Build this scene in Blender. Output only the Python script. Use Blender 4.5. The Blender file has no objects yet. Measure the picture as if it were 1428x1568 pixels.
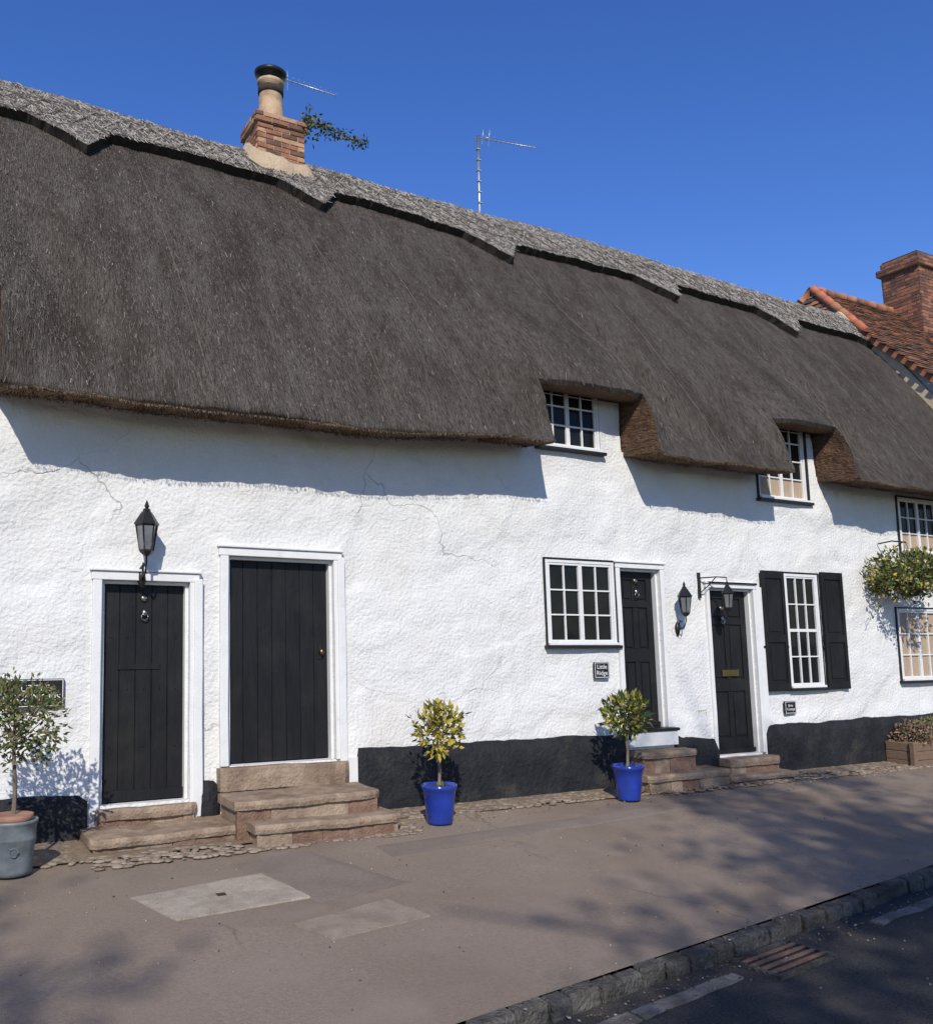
import bpy, math, random
from mathutils import Vector, noise
random.seed(7)
K=0.0364
GS=0.04          # pavement cross-fall
def N(x,y=0,z=0): return noise.noise(Vector((x,y,z)))
def sm(t): t=max(0.,min(1.,t)); return t*t*(3-2*t)
scene=bpy.context.scene
# ---------------------------------------------------------------- materials
def mat(name,c1,c2=None,scale=5,rough=.8,bump=0,bscale=40,stretch=(1,1,1),spec=.3,c3=None,s3=1.2,bdist=.02,detail=6,metal=0,f3=(.45,.65),c4=None,s4=.35,f4=(.45,.7),st3=(1,1,1),crack=0,cs=.6,cw=.01,bd=5):
    m=bpy.data.materials.new(name); m.use_nodes=True; nt=m.node_tree; n=nt.nodes; L=nt.links
    b=n["Principled BSDF"]; b.inputs["Roughness"].default_value=rough; b.inputs["Metallic"].default_value=metal
    b.inputs["Specular IOR Level"].default_value=spec
    c2=c2 or c1
    tc=n.new("ShaderNodeTexCoord"); mp=n.new("ShaderNodeMapping"); mp.inputs["Scale"].default_value=stretch
    L.new(tc.outputs["Object"],mp.inputs[0])
    mp3=n.new("ShaderNodeMapping"); mp3.inputs["Scale"].default_value=st3; L.new(tc.outputs["Object"],mp3.inputs[0])
    nz=n.new("ShaderNodeTexNoise"); nz.inputs["Scale"].default_value=scale; nz.inputs["Detail"].default_value=detail; nz.inputs["Roughness"].default_value=.65
    L.new(mp.outputs[0],nz.inputs["Vector"])
    cr=n.new("ShaderNodeValToRGB"); cr.color_ramp.elements[0].position=.3; cr.color_ramp.elements[1].position=.7
    cr.color_ramp.elements[0].color=(*c1,1); cr.color_ramp.elements[1].color=(*c2,1)
    L.new(nz.outputs[0],cr.inputs[0]); out=cr.outputs[0]
    for cc,ss,ff,mm in ((c3,s3,f3,mp3),(c4,s4,f4,mp3)):
        if not cc: continue
        n3=n.new("ShaderNodeTexNoise"); n3.inputs["Scale"].default_value=ss; n3.inputs["Detail"].default_value=8; n3.inputs["Roughness"].default_value=.6
        L.new(mm.outputs[0],n3.inputs["Vector"])
        mr=n.new("ShaderNodeMapRange"); mr.inputs[1].default_value=ff[0]; mr.inputs[2].default_value=ff[1]; mr.inputs[4].default_value=.75
        L.new(n3.outputs[0],mr.inputs[0])
        mx=n.new("ShaderNodeMix"); mx.data_type='RGBA'; L.new(mr.outputs[0],mx.inputs[0]); L.new(out,mx.inputs[6]); mx.inputs[7].default_value=(*cc,1)
        out=mx.outputs[2]
    hgt=None
    if bump:
        nb=n.new("ShaderNodeTexNoise"); nb.inputs["Scale"].default_value=bscale; nb.inputs["Detail"].default_value=bd
        L.new(mp.outputs[0],nb.inputs["Vector"]); hgt=nb.outputs[0]
    if crack:
        dn=n.new("ShaderNodeTexNoise"); dn.inputs["Scale"].default_value=1.7; dn.inputs["Detail"].default_value=6; L.new(tc.outputs["Object"],dn.inputs["Vector"])
        vm=n.new("ShaderNodeVectorMath"); vm.operation='MULTIPLY_ADD'; vm.inputs[1].default_value=(.9,.9,.9); L.new(dn.outputs["Color"],vm.inputs[0]); L.new(tc.outputs["Object"],vm.inputs[2])
        vo=n.new("ShaderNodeTexVoronoi"); vo.feature='DISTANCE_TO_EDGE'; vo.inputs["Scale"].default_value=cs; L.new(vm.outputs[0],vo.inputs["Vector"])
        mr=n.new("ShaderNodeMapRange"); mr.inputs[1].default_value=0; mr.inputs[2].default_value=cw; mr.inputs[3].default_value=1; mr.inputs[4].default_value=0; L.new(vo.outputs["Distance"],mr.inputs[0])
        gn=n.new("ShaderNodeTexNoise"); gn.inputs["Scale"].default_value=.9; L.new(tc.outputs["Object"],gn.inputs["Vector"])
        gm=n.new("ShaderNodeMapRange"); gm.inputs[1].default_value=.5; gm.inputs[2].default_value=.62; L.new(gn.outputs[0],gm.inputs[0])
        mu=n.new("ShaderNodeMath"); mu.operation='MULTIPLY'; L.new(mr.outputs[0],mu.inputs[0]); L.new(gm.outputs[0],mu.inputs[1])
        m2=n.new("ShaderNodeMath"); m2.operation='MULTIPLY'; m2.inputs[1].default_value=crack; L.new(mu.outputs[0],m2.inputs[0])
        mx=n.new("ShaderNodeMix"); mx.data_type='RGBA'; L.new(m2.outputs[0],mx.inputs[0]); L.new(out,mx.inputs[6]); mx.inputs[7].default_value=(c1[0]*.35,c1[1]*.34,c1[2]*.32,1); out=mx.outputs[2]
        if hgt:
            sb=n.new("ShaderNodeMath"); sb.operation='MULTIPLY_ADD'; sb.inputs[1].default_value=-.5; L.new(mu.outputs[0],sb.inputs[0]); L.new(hgt,sb.inputs[2]); hgt=sb.outputs[0]
    L.new(out,b.inputs["Base Color"])
    if hgt:
        bp=n.new("ShaderNodeBump"); bp.inputs["Strength"].default_value=bump; bp.inputs["Distance"].default_value=bdist
        L.new(hgt,bp.inputs["Height"]); L.new(bp.outputs[0],b.inputs["Normal"])
    return m
M={}
M['stucco']=mat("stucco_white",(.64,.635,.61),(.69,.685,.665),3,.92,.75,30,c3=(.62,.59,.52),s3=.8,f3=(.52,.8),bdist=.022,c4=(.58,.57,.53),s4=5,f4=(.6,.8),spec=.1,crack=.35,cs=.55,cw=.006)
M['white']=mat("white_paint",(.64,.64,.62),(.70,.70,.68),8,.5,.15,60,c3=(.52,.50,.45),s3=6,f3=(.58,.8))
M['black']=mat("black_paint_and_shade",(.010,.010,.011),(.018,.018,.019),6,.38,.12,30,spec=.35)
M['door']=mat("black_door_paint",(.008,.008,.009),(.015,.015,.016),4,.5,.2,25,(4,1,.5),spec=.22,c3=(.024,.023,.022),s3=3,f3=(.5,.75))
M['plinth']=mat("black_plinth",(.012,.0125,.014),(.024,.025,.028),5,.7,.8,22,c3=(.06,.055,.048),s3=3,f3=(.55,.8),spec=.2,bdist=.03)
M['glass']=mat("window_glass",(.006,.007,.008),(.016,.017,.018),2,.04,.04,3,spec=.14)
M['curtain_reflect']=mat("curtain_and_reflection",(.30,.22,.15),(.45,.35,.25),20,.9,.3,30,(6,1,.3))  # cloth tan; also painted on panes as reflected brick
M['thatch']=mat("thatch",(.048,.041,.035),(.175,.152,.130),6,.95,1.0,8,(14,1.2,1.2),spec=.05,c3=(.055,.044,.035),s3=1.1,bdist=.06,c4=(.155,.14,.122),s4=2.6,f4=(.5,.72),st3=(2.2,.6,.6))
M['cap']=mat("thatch_ridge",(.05,.043,.037),(.38,.345,.30),15,.95,1.0,16,(1,1.4,1.4),spec=.05,bdist=.07,c3=(.10,.088,.075),s3=3,f3=(.5,.7))
M['under']=mat("thatch_cut",(.10,.065,.043),(.26,.18,.12),30,.95,.9,40,spec=.05,bdist=.03,c3=(.12,.085,.06),s3=2)
M['cheek']=mat("thatch_cheek",(.065,.038,.025),(.20,.12,.075),10,.95,1,16,(1,1,3),spec=.05,bdist=.05,c3=(.09,.065,.047),s3=3)
M['st1']=mat("straw_dark",(.04,.034,.028),(.07,.06,.05),9,.9,spec=.05)
M['st2']=mat("straw_mid",(.125,.11,.093),(.175,.155,.13),9,.9,spec=.05)
M['st3']=mat("straw_light",(.28,.26,.225),(.40,.375,.33),9,.8,spec=.08)
M['brick']=mat("brick_red",(.24,.095,.055),(.38,.18,.105),9,.9,.5,60,c3=(.17,.10,.07),s3=6)
M['brick2']=mat("brick_buff",(.38,.22,.12),(.48,.31,.18),9,.9,.5,60)
M['brick3']=mat("brick_sooty",(.10,.055,.04),(.2,.1,.07),9,.9,.5,60)
M['mortar']=mat("mortar",(.30,.25,.19),(.40,.35,.27),20,.95,.6,60)
M['flaunch']=mat("cement_flaunching",(.40,.30,.19),(.52,.40,.27),8,.9,.8,25,c3=(.22,.18,.13),s3=4,f3=(.45,.7),bdist=.03)
M['clay']=mat("clay_pot",(.38,.25,.15),(.50,.36,.23),6,.8,.2,30,c3=(.2,.14,.09),s3=5)
M['pave']=mat("pavement_asphalt",(.215,.170,.130),(.31,.25,.195),40,.92,1.0,150,c3=(.19,.145,.108),s3=.5,f3=(.4,.62),bdist=.009,c4=(.29,.235,.185),s4=2.0,f4=(.48,.72),spec=.12,crack=.45,cs=.33,cw=.008)
M['patch']=mat("pavement_patch",(.19,.155,.125),(.26,.215,.175),44,.92,1.0,150,c3=(.17,.135,.105),s3=1.2,bdist=.009,spec=.12)
M['road']=mat("road_asphalt",(.022,.021,.02),(.11,.102,.092),75,.92,1,110,c3=(.12,.10,.08),s3=1.7,f3=(.5,.68),bdist=.016,spec=.12)
M['kerb']=mat("kerb_stone",(.05,.047,.042),(.15,.138,.12),14,.9,.9,45,c3=(.035,.031,.026),s3=3,spec=.12,bdist=.03)
M['slab']=mat("stone_slab",(.30,.255,.2),(.41,.355,.285),12,.9,.6,70,c3=(.23,.185,.14),s3=4)
M['slab2']=mat("stone_slab_worn",(.24,.19,.145),(.31,.25,.195),12,.9,.6,70,c3=(.2,.155,.12),s3=4)
M['step']=mat("step_stone",(.21,.15,.105),(.37,.285,.205),7,.9,.9,40,c3=(.15,.105,.075),s3=2.5,bdist=.018,c4=(.38,.30,.22),s4=6,f4=(.55,.75),spec=.12)
M['stepb']=mat("step_brick",(.13,.075,.05),(.25,.155,.11),10,.9,.8,50)
M['cob']=mat("cobble_stone",(.20,.165,.125),(.36,.30,.23),7,.9,.6,40)
M['dirt']=mat("verge_dirt",(.14,.105,.07),(.26,.2,.14),20,.95,.9,50,bdist=.02)
M['blue']=mat("blue_glaze",(.010,.028,.2),(.02,.05,.34),4,.18,.1,12,spec=.5,c3=(.02,.04,.13),s3=9,f3=(.52,.8))
M['zinc']=mat("zinc_grey",(.13,.15,.155),(.22,.245,.25),5,.45,.2,20,c3=(.1,.11,.11),s3=8)
M['terra']=mat("terracotta",(.25,.13,.085),(.36,.2,.13),6,.85,.2,30)
M['soil']=mat("soil",(.03,.02,.015),(.07,.05,.035),40,.95,.9,60)
M['bark']=mat("bark",(.1,.075,.055),(.2,.16,.12),20,.9,.7,50,(1,1,.3))
M['leaf1']=mat("leaf_dark",(.03,.06,.012),(.05,.09,.02),9,.5)
M['leaf2']=mat("leaf_mid",(.09,.12,.025),(.13,.16,.035),9,.5)
M['leaf3']=mat("leaf_yellow",(.28,.24,.03),(.42,.32,.04),9,.5)
M['leafo']=mat("leaf_olive",(.11,.11,.04),(.19,.17,.07),9,.55)
M['metal']=mat("aerial_metal",(.45,.45,.45),(.6,.6,.6),9,.4,metal=.6)
M['brass']=mat("brass",(.25,.17,.07),(.33,.24,.1),9,.35,metal=1)
M['nickel']=mat("nickel",(.25,.25,.24),(.4,.4,.38),9,.35,metal=1)
M['lglass']=mat("lantern_glass",(.10,.11,.115),(.22,.23,.235),4,.06,spec=.7)
M['tile1']=mat("tile_brown",(.14,.075,.048),(.27,.15,.10),7,.9,.4,60)
M['tile2']=mat("tile_orange",(.30,.12,.06),(.42,.2,.11),7,.9,.4,60)
M['tile3']=mat("tile_dark",(.06,.045,.035),(.12,.09,.07),7,.9,.4,60)
M['ridge']=mat("ridge_tile_red",(.38,.10,.05),(.48,.18,.1),5,.85,.3,40)
M['cream']=mat("cream_board",(.5,.4,.26),(.62,.52,.36),8,.8,.3,40)
M['wood']=mat("old_wood",(.13,.085,.055),(.22,.15,.1),8,.85,.5,40,(1,1,6))
M['grass']=mat("far_ground_grass",(.05,.075,.02),(.09,.11,.035),3,.95,.5,20)
M['sett']=mat("gutter_concrete",(.16,.145,.125),(.25,.23,.2),12,.9,.8,60,c3=(.09,.078,.065),s3=5,spec=.15)
# ---------------------------------------------------------------- builder
class B:
    def __init__(s): s.v=[];s.f=[];s.m=[];s.mats=[];s.sm=[]
    def mi(s,k):
        if k not in s.mats: s.mats.append(k)
        return s.mats.index(k)
    def face(s,idx,k,smooth=False): s.f.append(idx); s.m.append(s.mi(k)); s.sm.append(smooth)
    def poly(s,pts,k,smooth=False):
        i=len(s.v); s.v+= [tuple(p) for p in pts]; s.face(list(range(i,i+len(pts))),k,smooth)
    def box(s,x0,x1,y0,y1,z0,z1,k,j=0):
        i=len(s.v)
        for z in (z0,z1):
            for (x,y) in ((x0,y0),(x1,y0),(x1,y1),(x0,y1)):
                s.v.append((x+random.uniform(-j,j),y+random.uniform(-j,j),z+random.uniform(-j,j)))
        for q in ((0,3,2,1),(4,5,6,7),(0,1,5,4),(1,2,6,5),(2,3,7,6),(3,0,4,7)): s.face([i+a for a in q],k)
    def hexa(s,P,k):
        i=len(s.v); s.v+=[tuple(p) for p in P]
        for q in ((0,3,2,1),(4,5,6,7),(0,1,5,4),(1,2,6,5),(2,3,7,6),(3,0,4,7)): s.face([i+a for a in q],k)
    def loft(s,secs,k,smooth=False,caps=True):
        base=len(s.v); m=len(secs[0])
        for c in secs: s.v+=[tuple(p) for p in c]
        for a in range(len(secs)-1):
            for q in range(m):
                q2=(q+1)%m; s.face([base+a*m+q,base+(a+1)*m+q,base+(a+1)*m+q2,base+a*m+q2],k,smooth)
        if caps: s.face([base+q for q in range(m)],k); s.face([base+(len(secs)-1)*m+q for q in range(m)][::-1],k)
    def tube(s,pts,r,k,n=8,r1=None,cap=True):
        pts=[Vector(p) for p in pts]; r1=r if r1 is None else r1; base=len(s.v); c=len(pts)
        for a,p in enumerate(pts):
            d=(pts[min(a+1,c-1)]-pts[max(a-1,0)]).normalized()
            up=Vector((0,0,1)) if abs(d.z)<.9 else Vector((1,0,0))
            e=d.cross(up).normalized(); g=d.cross(e); rr=r+(r1-r)*a/max(1,c-1)
            for q in range(n):
                t=2*math.pi*q/n; s.v.append(tuple(p+e*math.cos(t)*rr+g*math.sin(t)*rr))
        for a in range(c-1):
            for q in range(n):
                q2=(q+1)%n; s.face([base+a*n+q,base+a*n+q2,base+(a+1)*n+q2,base+(a+1)*n+q],k,True)
        if cap:
            s.face([base+q for q in range(n)],k); s.face([base+(c-1)*n+q for q in range(n)][::-1],k)
    def lathe(s,cx,cy,prof,k,n=24,smooth=True,ph=0):
        base=len(s.v)
        for r,z in prof:
            for q in range(n):
                t=2*math.pi*q/n+ph; s.v.append((cx+r*math.cos(t),cy+r*math.sin(t),z))
        for a in range(len(prof)-1):
            for q in range(n):
                q2=(q+1)%n; s.face([base+a*n+q,base+a*n+q2,base+(a+1)*n+q2,base+(a+1)*n+q],k,smooth)
        s.face([base+q for q in range(n)][::-1],k); s.face([base+(len(prof)-1)*n+q for q in range(n)],k)
    def leaf(s,c,size,k,d=None):
        d=Vector((random.gauss(0,1),random.gauss(0,1),random.gauss(0,1)+.2)).normalized() if d is None else d
        w=d.cross(Vector((random.gauss(0,1),random.gauss(0,1),random.gauss(0,1)))).normalized()
        nn=d.cross(w); c=Vector(c); l=size*random.uniform(.7,1.25)
        s.poly([c,c+d*l*.45+w*l*.24+nn*l*.06,c+d*l,c+d*l*.45-w*l*.24+nn*l*.06],k)
    def make(s,name,parent=None,bevel=0,seg=1):
        me=bpy.data.meshes.new(name); me.from_pydata([(x,y,z-K*x) for x,y,z in s.v],[],s.f)
        for k in s.mats: me.materials.append(M[k])
        me.polygons.foreach_set("material_index",s.m); me.polygons.foreach_set("use_smooth",s.sm); me.update()
        ob=bpy.data.objects.new(name,me); scene.collection.objects.link(ob)
        if parent: ob.parent=parent
        if bevel:
            md=ob.modifiers.new("bevel",'BEVEL'); md.width=bevel; md.segments=seg; md.limit_method='ANGLE'
        return ob
def E(name):
    e=bpy.data.objects.new(name,None); scene.collection.objects.link(e); return e
def text(body,x,y,z,size,parent,k='white',sp=1.0):
    c=bpy.data.curves.new("t",'FONT'); c.body=body; c.size=size; c.align_x='CENTER'; c.align_y='CENTER'; c.extrude=.001; c.space_line=sp
    o=bpy.data.objects.new("t",c); scene.collection.objects.link(o); bpy.context.view_layer.update()
    me=bpy.data.meshes.new_from_object(o.evaluated_get(bpy.context.evaluated_depsgraph_get()))
    for v in me.vertices:
        a,b,d=v.co; v.co=(x+a,y-d,z+b-K*(x+a))
    me.materials.clear(); me.materials.append(M[k])
    q=bpy.data.objects.new("lettering",me); scene.collection.objects.link(q); q.parent=parent
    bpy.data.objects.remove(o)
def gz(y): return -.04+GS*y

# ================================================================ COTTAGE
cot=E("thatched_cottage_terrace")
XL,XR=-6.0,14.36
doors=[(1.33,2.08,.22,2.13),(2.43,3.47,.48,2.39),(7.05,7.66,.60,2.46),(8.45,9.21,.22,2.27)]
wins=[(6.0,6.97,1.56,2.52),(9.81,10.46,1.0,2.5),(12.1,13.05,1.05,2.08),(12.33,13.25,2.89,3.72),(5.98,6.88,3.81,4.6),(9.48,10.43,3.48,4.6),(-.9,.2,3.8,4.5)]
notch=[(-1.1,.46),(5.78,7.22),(9.46,10.62)]
ops=doors+wins
def cuts(a,b,st,ex):
    n=int((b-a)/st); base=[a+(b-a)*i/n for i in range(n+1)]
    base=[v for v in base if all(abs(v-e)>st*.45 for e in ex)]
    return sorted(set(base+[e for e in ex if a<e<b]))
b=B()
xs=cuts(XL,XR,.04,sorted({round(v,3) for o in ops for v in o[:2]})); zs=cuts(-.5,4.9,.04,sorted({round(v,3) for o in ops for v in o[2:]}))
def wy(x,z):
    a=.042*N(x*.8,z*.9,3)+.024*N(x*2.1,z*2.4,8)+.009*N(x*7,z*7,1)
    q=N(x*.55+3,z*.7,12)+.15*N(x*3,z*3,4); a+=.012*sm((q-.10)/.03)
    q=N(x*.9+9,z*1.1,22)+.12*N(x*4,z*4,4); a-=.010*sm((q-.18)/.03)
    rough=sm((4.5-x)/3)+sm((z-2.4)/.6); a+=.0045*min(1,rough)*N(x*16,z*16,7)
    if z<.85: a-=.035*sm((.8-z)/.2)*(.5+N(x*1.3,5))
    f=1
    for o in ops:
        dx=max(o[0]-x,x-o[1],0); dz=max(o[2]-z,z-o[3],0); f=min(f,math.hypot(dx,dz)/.2)
    return a*(.2+.8*f)+.012
nz=len(zs)
for x in xs:
    for z in zs: b.v.append((x,wy(x,z),z))
for i in range(len(xs)-1):
    xm=(xs[i]+xs[i+1])/2; inn=any(a<xm<c for a,c in notch)
    for j in range(nz-1):
        zm=(zs[j]+zs[j+1])/2
        if zm>3.88 and not(inn and zm<4.47): continue
        if any(o[0]<xm<o[1] and o[2]<zm<o[3] for o in ops): continue
        b.face([i*nz+j,(i+1)*nz+j,(i+1)*nz+j+1,i*nz+j+1],'stucco',True)
b.make("front_wall",cot)
b=B()
for o in ops:
    x0,x1,z0,z1=o; z1=min(z1,4.45) if z1>4.4 else z1
    b.poly([(x0,.02,z0),(x0,.3,z0),(x0,.3,z1),(x0,.02,z1)],'stucco'); b.poly([(x1,.02,z0),(x1,.02,z1),(x1,.3,z1),(x1,.3,z0)],'stucco')
    b.poly([(x0,.02,z1),(x0,.3,z1),(x1,.3,z1),(x1,.02,z1)],'stucco'); b.poly([(x0,.02,z0),(x1,.02,z0),(x1,.3,z0),(x0,.3,z0)],'stucco')
    b.poly([(x0-.1,.301,z0-.1),(x1+.1,.301,z0-.1),(x1+.1,.301,z1+.02),(x0-.1,.301,z1+.02)],'black')  # black sheet behind each opening stands in for the dark interior
b.box(XL,XL+.3,.1,5.8,-.5,3.9,'stucco'); b.box(XL,XR,5.6,5.9,-.5,3.8,'stucco')
b.poly([(XL+.02,.1,3.9),(XL+.02,5.8,3.9),(XL+.02,2.7,7.5)],'stucco')
b.make("side_and_back_walls",cot)
def plinth(x0,x1,zt0,zt1,name):
    b=B(); n=max(4,int((x1-x0)/.07)); rows=9
    for i in range(n+1):
        t=i/n; x=x0+(x1-x0)*t; zt=zt0+(zt1-zt0)*t+.024*N(x*2,2)+.010*N(x*9,2)
        e=min(1,min(x-x0,x1-x)/.05); 
        for j in range(rows):
            z=-.4+(zt-.05*(1-e)+.4)*j/(rows-1); yo=-.065-.022*N(x*3,z*4)+.010*N(x*11,z*11)
            if j==rows-1: yo+=.03
            b.v.append((x,yo+.03*(1-e),z))
        b.v.append((x,.05,zt-.05*(1-e)+.004))
    R=rows+1
    for i in range(n):
        for j in range(R-1): b.face([i*R+j,(i+1)*R+j,(i+1)*R+j+1,i*R+j+1],'plinth',True)
    for i in (0,n):
        b.poly([b.v[i*R+j] for j in range(R)]+[(b.v[i*R][0],.05,-.4)],'plinth')
    b.make(name,cot)
plinth(XL,1.24,.33,.33,"plinth"); plinth(2.165,2.345,.36,.36,"plinth"); plinth(3.62,7.02,.57,.55,"plinth"); plinth(7.73,8.44,.50,.42,"plinth"); plinth(9.28,XR,.55,.58,"plinth")
# ------------------------------------------------ doors
def wob(b,x0,x1,y0,y1,z0,z1,k):
    n=8; secs=[]
    for i in range(n+1):
        z=z0+(z1-z0)*i/n; d=.008*N(x0*3,z*1.5); e=.005*N(x0*3,z*2,4)
        secs.append([(x0+d,y0+e,z),(x0+d,y1,z),(x1+d,y1,z),(x1+d,y0+e,z)])
    b.loft(secs,k)
def door(i,style):
    x0,x1,z0,z1=doors[i]; b=B()
    w=(.075,.075,.06,.05)[i]; zb=z0 if i!=0 else .16
    wob(b,x0-w,x0,-.03,.035,zb,z1,'white'); wob(b,x1,x1+w,-.03,.035,zb,z1,'white'); b.box(x0-w-.01,x1+w+.01,-.034,.035,z1,z1+w,'white')
    b.box(x0-w-.025,x1+w+.025,-.055,.03,z1+w+.002,z1+w+.024,'white')
    if i in(0,1):
        wob(b,x1+.035,x1+w+.035,-.05,.03,z0-.15 if i==0 else z0-.02,z1+.03,'white')
    if i==1: b.box(x1+w+.036,x1+w+.13,-.065,.03,.0,.5,'white')
    if i==3: b.box(x1+w+.002,x1+.165,-.02,.03,.1,z1+.03,'white')
    b.make("door_frame",cot,bevel=.007,seg=2)
    b=B(); yd=.10
    b.box(x0+.001,x0+.03,.036,yd+.06,z0+.001,z1-.002,'white'); b.box(x1-.03,x1-.001,.036,yd+.06,z0+.001,z1-.002,'white'); b.box(x0+.031,x1-.031,.036,yd+.06,z1-.03,z1-.002,'white')
    b.make("door_jamb",cot)
    b=B(); X0=x0+.032; X1=x1-.032; Z0=z0+.012; Z1=z1-.034
    if style=='plank':
        n=7 if i==1 else 5
        for q in range(n):
            a=X0+(X1-X0)*q/n; c=X0+(X1-X0)*(q+1)/n
            b.box(a+.002,c-.002,yd-random.uniform(0,.003),yd+.04,Z0,Z1,'door')
        b.box(X0,X1,yd+.008,yd+.045,Z0+.001,Z1-.001,'door')
        if i==0:
            for zz in (Z0+.45,Z0+.95,Z0+1.4):
                for q in range(5):
                    xx=X0+(X1-X0)*(q+.5)/5; b.box(xx-.006,xx+.006,yd-.010,yd,zz-.006,zz+.006,'door')
            b.box(X0,X1,yd-.03,yd,Z0,Z0+.09,'door')
            b.box(X0+.12,X1-.2,yd-.012,yd-.004,Z0+1.12,Z0+1.17,'door')
    else:
        b.box(X0,X1,yd+.02,yd+.045,Z0,Z1,'door')
        st=.09; xm=(X0+X1)/2
        b.box(X0,X0+st,yd,yd+.02,Z0,Z1,'door'); b.box(X1-st,X1,yd,yd+.02,Z0,Z1,'door')
        zr=[Z0,Z0+.18,Z0+.75,Z0+.9,Z1-.42,Z1-.34,Z1-.09,Z1]
        for a in range(0,8,2): b.box(X0+st+.001,X1-st-.001,yd+.001,yd+.02,zr[a],zr[a+1],'door')
        for a in (1,3,5):
            b.box(xm-.035,xm+.035,yd+.002,yd+.02,zr[a]+.001,zr[a+1]-.001,'door')
            for (p,q) in ((X0+st,xm-.035),(xm+.035,X1-st)):
                b.box(p+.025,q-.025,yd+.006,yd+.02,zr[a]+.025,zr[a+1]-.025,'door')
        b.box(X0,X1,yd-.035,yd-.001,Z0,Z0+.05,'door')
    b.make("door_leaf",cot,bevel=.004)
door(0,'plank');door(1,'plank');door(2,'panel');door(3,'panel')
def ring(b,c,R,r,k,n=14):
    pts=[(c[0]+R*math.cos(2*math.pi*i/n),c[1],c[2]+R*math.sin(2*math.pi*i/n)) for i in range(n+1)]
    b.tube(pts,r,k,6)
def blob(b,c,rx,ry,rz,k,n=10,m=6):
    base=len(b.v)
    for a in range(m+1):
        t=math.pi*a/m
        for q in range(n):
            p=2*math.pi*q/n; b.v.append((c[0]+rx*math.sin(t)*math.cos(p),c[1]+ry*math.sin(t)*math.sin(p),c[2]-rz*math.cos(t)))
    for a in range(m):
        for q in range(n):
            q2=(q+1)%n; b.face([base+a*n+q,base+a*n+q2,base+(a+1)*n+q2,base+(a+1)*n+q],k,True)
def furn(x,z,mk='nickel'):
    b=B()
    blob(b,(x,.085,z),.03,.014,.03,mk); ring(b,(x,.075,z),.022,.004,'brass')
    blob(b,(x+.005,.08,z-.13),.026,.02,.032,mk); ring(b,(x+.005,.068,z-.165),.03,.006,mk)
    b.make("door_knocker",cot)
furn(1.70,1.98,'nickel'); furn(7.36,2.32); furn(8.74,2.02)
b=B(); blob(b,(3.36,.06,1.5),.022,.03,.03,'brass'); b.box(3.345,3.375,.088,.098,1.43,1.56,'black'); b.make("door_knob",cot)
b=B(); b.box(8.70,8.98,.085,.099,1.17,1.25,'brass'); b.box(8.735,8.945,.08,.0845,1.19,1.225,'brass'); b.make("letter_plate",cot,bevel=.004)
b=B(); b.box(8.42,9.26,-.055,-.035,2.325,2.345,'black'); b.make("door_canopy_trim",cot)
# ------------------------------------------------ windows
def window(i,cas,cols,rows,sill=True,y=.02,thick=.05,name="window",tanfrac=0,blackedge=True):
    x0,x1,z0,z1=wins[i]; b=B(); fy0,fy1=y-.03,y+.05
    if blackedge:
        e=.022
        b.box(x0-e,x0,-.012,.05,z0,z1,'black'); b.box(x1,x1+e,-.012,.05,z0,z1,'black'); b.box(x0-e,x1+e,-.014,.05,z1,z1+e,'black')
    f=thick
    b.box(x0+.001,x0+f,fy0,fy1,z0+.001,z1-.001,'white'); b.box(x1-f,x1-.001,fy0,fy1,z0+.001,z1-.001,'white')
    b.box(x0+f,x1-f,fy0+.002,fy1,z1-f,z1-.001,'white'); b.box(x0+f,x1-f,fy0+.002,fy1,z0+.001,z0+f,'white')
    W=(x1-x0-2*f)/cas
    g=B()
    for c in range(cas):
        a=x0+f+W*c; d=a+W; s=.026 if cas>1 else .022
        b.box(a+.002,a+s,fy0+.008,fy1-.005,z0+f+.001,z1-f-.001,'white'); b.box(d-s,d-.002,fy0+.008,fy1-.005,z0+f+.001,z1-f-.001,'white')
        b.box(a+s,d-s,fy0+.01,fy1-.005,z0+f+.001,z0+f+s,'white'); b.box(a+s,d-s,fy0+.01,fy1-.005,z1-f-s,z1-f-.001,'white')
        ax,dx,az,dz=a+s,d-s,z0+f+s,z1-f-s
        for q in range(1,cols): xx=ax+(dx-ax)*q/cols; b.box(xx-.009,xx+.009,fy0+.014,fy1-.008,az,dz,'white')
        for q in range(1,rows):
            zz=az+(dz-az)*q/rows; t=.009 if not(name=="sash_window" and q==rows//2) else .02
            b.box(ax,dx,fy0+.016,fy1-.009,zz-t,zz+t,'white')
        for q in range(cols):
            for r in range(rows):
                p0=ax+(dx-ax)*q/cols; p1=ax+(dx-ax)*(q+1)/cols; q0=az+(dz-az)*r/rows; q1=az+(dz-az)*(r+1)/rows
                t1=random.uniform(-.002,.002); t2=random.uniform(-.002,.002); yy=fy0+.04
                g.poly([(p0,yy-t1,q0),(p1,yy+t1,q0),(p1,yy+t1+t2,q1),(p0,yy-t1+t2,q1)],'glass' if not(tanfrac and q0<z0+tanfrac*(z1-z0)) else 'curtain_reflect')
    if sill: b.box(x0-.04,x1+.04,-.06,.06,z0-.035,z0,'black'); b.box(x0-.0,x1+.0,-.045,.05,z0+.001,z0+.03,'white')
    o=b.make(name,cot,bevel=.003); g.make("glazing",o)
window(0,2,2,3,thick=.035); window(1,1,3,4,name="sash_window",thick=.04); window(2,2,2,3,tanfrac=.99,thick=.035); window(3,2,2,3,thick=.035,tanfrac=.2)  # lower right window: tan panes paint a brick reflection into the glass colour
window(4,2,2,3,y=.05,blackedge=False,thick=.035); window(5,2,2,4,y=.05,tanfrac=.25,thick=.035); window(6,2,2,3,y=.05)
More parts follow.
